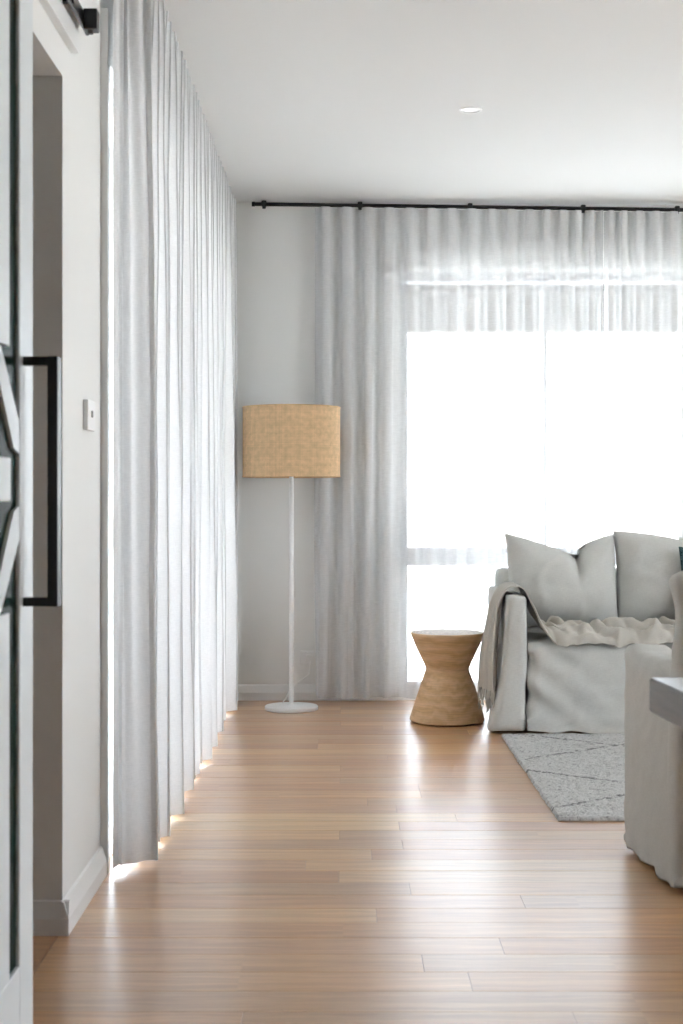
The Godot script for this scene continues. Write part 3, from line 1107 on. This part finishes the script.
func build_stool() -> void:
	var s := thing("side_table_stool", Vector3(0.514, 0, -7.385), 0.4)
	tag(s, "carved hourglass timber stool standing between lamp and sofa", "stool")
	var mb := MB.new()
	var prof := PackedVector2Array([Vector2(0.001, 0.006), Vector2(0.178, 0.004), Vector2(0.184, 0.010), Vector2(0.183, 0.02), Vector2(0.158, 0.10), Vector2(0.132, 0.18), Vector2(0.110, 0.245), Vector2(0.1068, 0.262), Vector2(0.112, 0.276), Vector2(0.134, 0.325), Vector2(0.160, 0.380), Vector2(0.178, 0.420), Vector2(0.1825, 0.433), Vector2(0.181, 0.438), Vector2(0.177, 0.440)])
	var nz := noise(601, 3.0, 2)
	mb.lathe(prof, 72, Transform3D.IDENTITY, func(p: Vector3):
		var k: float = 1.0 + 0.02 * nz.get_noise_3dv(p * 3.0)
		var chip := 0.004 if p.y < 0.008 and (absf(atan2(p.z, p.x) - 1.3) < 0.12 or absf(atan2(p.z, p.x) - 0.5) < 0.06) else 0.0
		return Vector3(p.x * k, p.y + chip, p.z * k))
	put(mb, "body", M.stool, s)
	var tb := MB.new()
	# slightly dished top, planar UV
	var base := tb.v.size()
	tb.grid(72, 8, func(a: float, b: float):
		var ang: float = -a * TAU
		var r: float = b * 0.1775
		var p := Vector3(cos(ang) * r, 0.440 - 0.004 * (1.0 - b * b), sin(ang) * r)
		var k: float = 1.0 + 0.02 * nz.get_noise_3dv(p * 3.0)
		return Vector3(p.x * k, p.y, p.z * k))
	for k in range(base, tb.v.size()):
		tb.uv[k] = Vector2(tb.v[k].x / 0.38 + 0.5, tb.v[k].z / 0.38 + 0.5)
		tb.n[k] = Vector3.UP
	put(tb, "top", M.stool_top, s)

func build_lamp() -> void:
	var l := thing("floor_lamp", Vector3(-0.268, 0, -7.8))
	tag(l, "white floor lamp with a burlap drum shade in the corner", "floor lamp")
	var mb := MB.new()
	mb.lathe(PackedVector2Array([Vector2(0.001, 0.0), Vector2(0.134, 0.0), Vector2(0.1385, 0.003), Vector2(0.1385, 0.018), Vector2(0.135, 0.022), Vector2(0.03, 0.025), Vector2(0.018, 0.03), Vector2(0.012, 0.034)]), 64)
	put(mb, "base", M.white_metal, l)
	mb = MB.new()
	mb.tube(PackedVector3Array([Vector3(0, 0.02, 0), Vector3(0, 1.30, 0)]), 0.0115, -1, 20)
	put(mb, "pole", M.white_metal, l)
	mb = MB.new()
	var R := 0.2535
	mb.lathe(PackedVector2Array([Vector2(R, 1.215), Vector2(R, 1.566)]), 96)
	var sh := put(mb, "shade", M.burlap, l)
	mb = MB.new()
	mb.lathe(PackedVector2Array([Vector2(R - 0.003, 1.566), Vector2(R - 0.003, 1.215)]), 96)
	put(mb, "liner", M.liner, sh)
	for y in [1.212, 1.569]:
		mb = MB.new()
		var ring := PackedVector2Array()
		for k in 9:
			var w := TAU * k / 8.0
			ring.append(Vector2(R - 0.001 + 0.0035 * cos(w), y + 0.0045 * sin(w)))
		mb.lathe(ring, 96)
		put(mb, "hoop", M.burlap, sh)
	# spider fitting and bulb
	for k in 3:
		mb = MB.new()
		var w := TAU * k / 3.0
		mb.tube(PackedVector3Array([Vector3(cos(w) * 0.02, 1.30, sin(w) * 0.02), Vector3(cos(w) * (R - 0.004), 1.30, sin(w) * (R - 0.004))]), 0.002, -1, 8)
		put(mb, "spider_arm", M.white_metal, sh)
	mb = MB.new()
	mb.lathe(PackedVector2Array([Vector2(0.02, 1.29), Vector2(0.022, 1.30), Vector2(0.02, 1.345), Vector2(0.018, 1.35), Vector2(0.03, 1.40), Vector2(0.028, 1.43), Vector2(0.015, 1.45), Vector2(0.001, 1.454)]), 24)
	put(mb, "bulb", M.liner, l)
	# flex from the base to the wall socket
	mb = MB.new()
	var cv := Curve3D.new()
	cv.add_point(Vector3(-0.05, 0.022, -0.10), Vector3.ZERO, Vector3(0, 0.10, -0.02))
	cv.add_point(Vector3(0.0, 0.09, -0.27), Vector3(-0.03, -0.01, 0), Vector3(0.04, 0.01, 0))
	cv.add_point(Vector3(0.085, 0.15, -0.31), Vector3(-0.01, -0.05, 0), Vector3(0.005, 0.05, 0))
	cv.add_point(Vector3(0.088, 0.215, -0.348), Vector3(0, -0.02, 0.02), Vector3.ZERO)
	mb.tube(cv.get_baked_points(), 0.003, -1, 8)
	put(mb, "cord", M.white_metal, l)

func build_small() -> void:
	# wall socket behind the curtain edge
	var o := thing("wall_socket", Vector3(-0.175, 0.232, -8.17))
	tag(o, "small white power socket low on the wall behind the lamp", "socket")
	var mb := MB.new()
	mb.box(Vector3(0, 0, 0.005), Vector3(0.115, 0.072, 0.01), 0.002)
	put(mb, "plate", M.plastic, o)
	mb = MB.new()
	mb.box(Vector3(-0.012, 0, 0.014), Vector3(0.03, 0.036, 0.022), 0.004)
	put(mb, "plug", M.plastic, o)
	# light switch on the wall by the doorway
	o = thing("light_switch", Vector3(-0.705, 1.322, -4.125))
	tag(o, "small light switch plate on the white wall by the doorway", "light switch")
	mb = MB.new()
	mb.box(Vector3(0.007, 0, 0), Vector3(0.014, 0.083, 0.115), 0.002)
	put(mb, "plate", M.plastic, o)
	mb = MB.new()
	mb.box(Vector3(0.0155, 0.004, 0.0), Vector3(0.005, 0.018, 0.011), 0.001)
	put(mb, "rocker", M.grey_plastic, o)
	# downlight in the ceiling
	o = thing("downlight", Vector3(0.528, 2.7115 - 0.0057 * 1.233, -6.2))
	tag(o, "small round white fitting recessed in the ceiling", "downlight")
	mb = MB.new()
	mb.lathe(PackedVector2Array([Vector2(0.034, -0.002), Vector2(0.037, -0.007), Vector2(0.046, -0.006), Vector2(0.0475, 0.001)]), 40)
	put(mb, "bezel", M.plastic, o)
	mb = MB.new()
	mb.lathe(PackedVector2Array([Vector2(0.0005, -0.003), Vector2(0.035, -0.003)]), 40)
	put(mb, "diffuser", M.plastic, o)
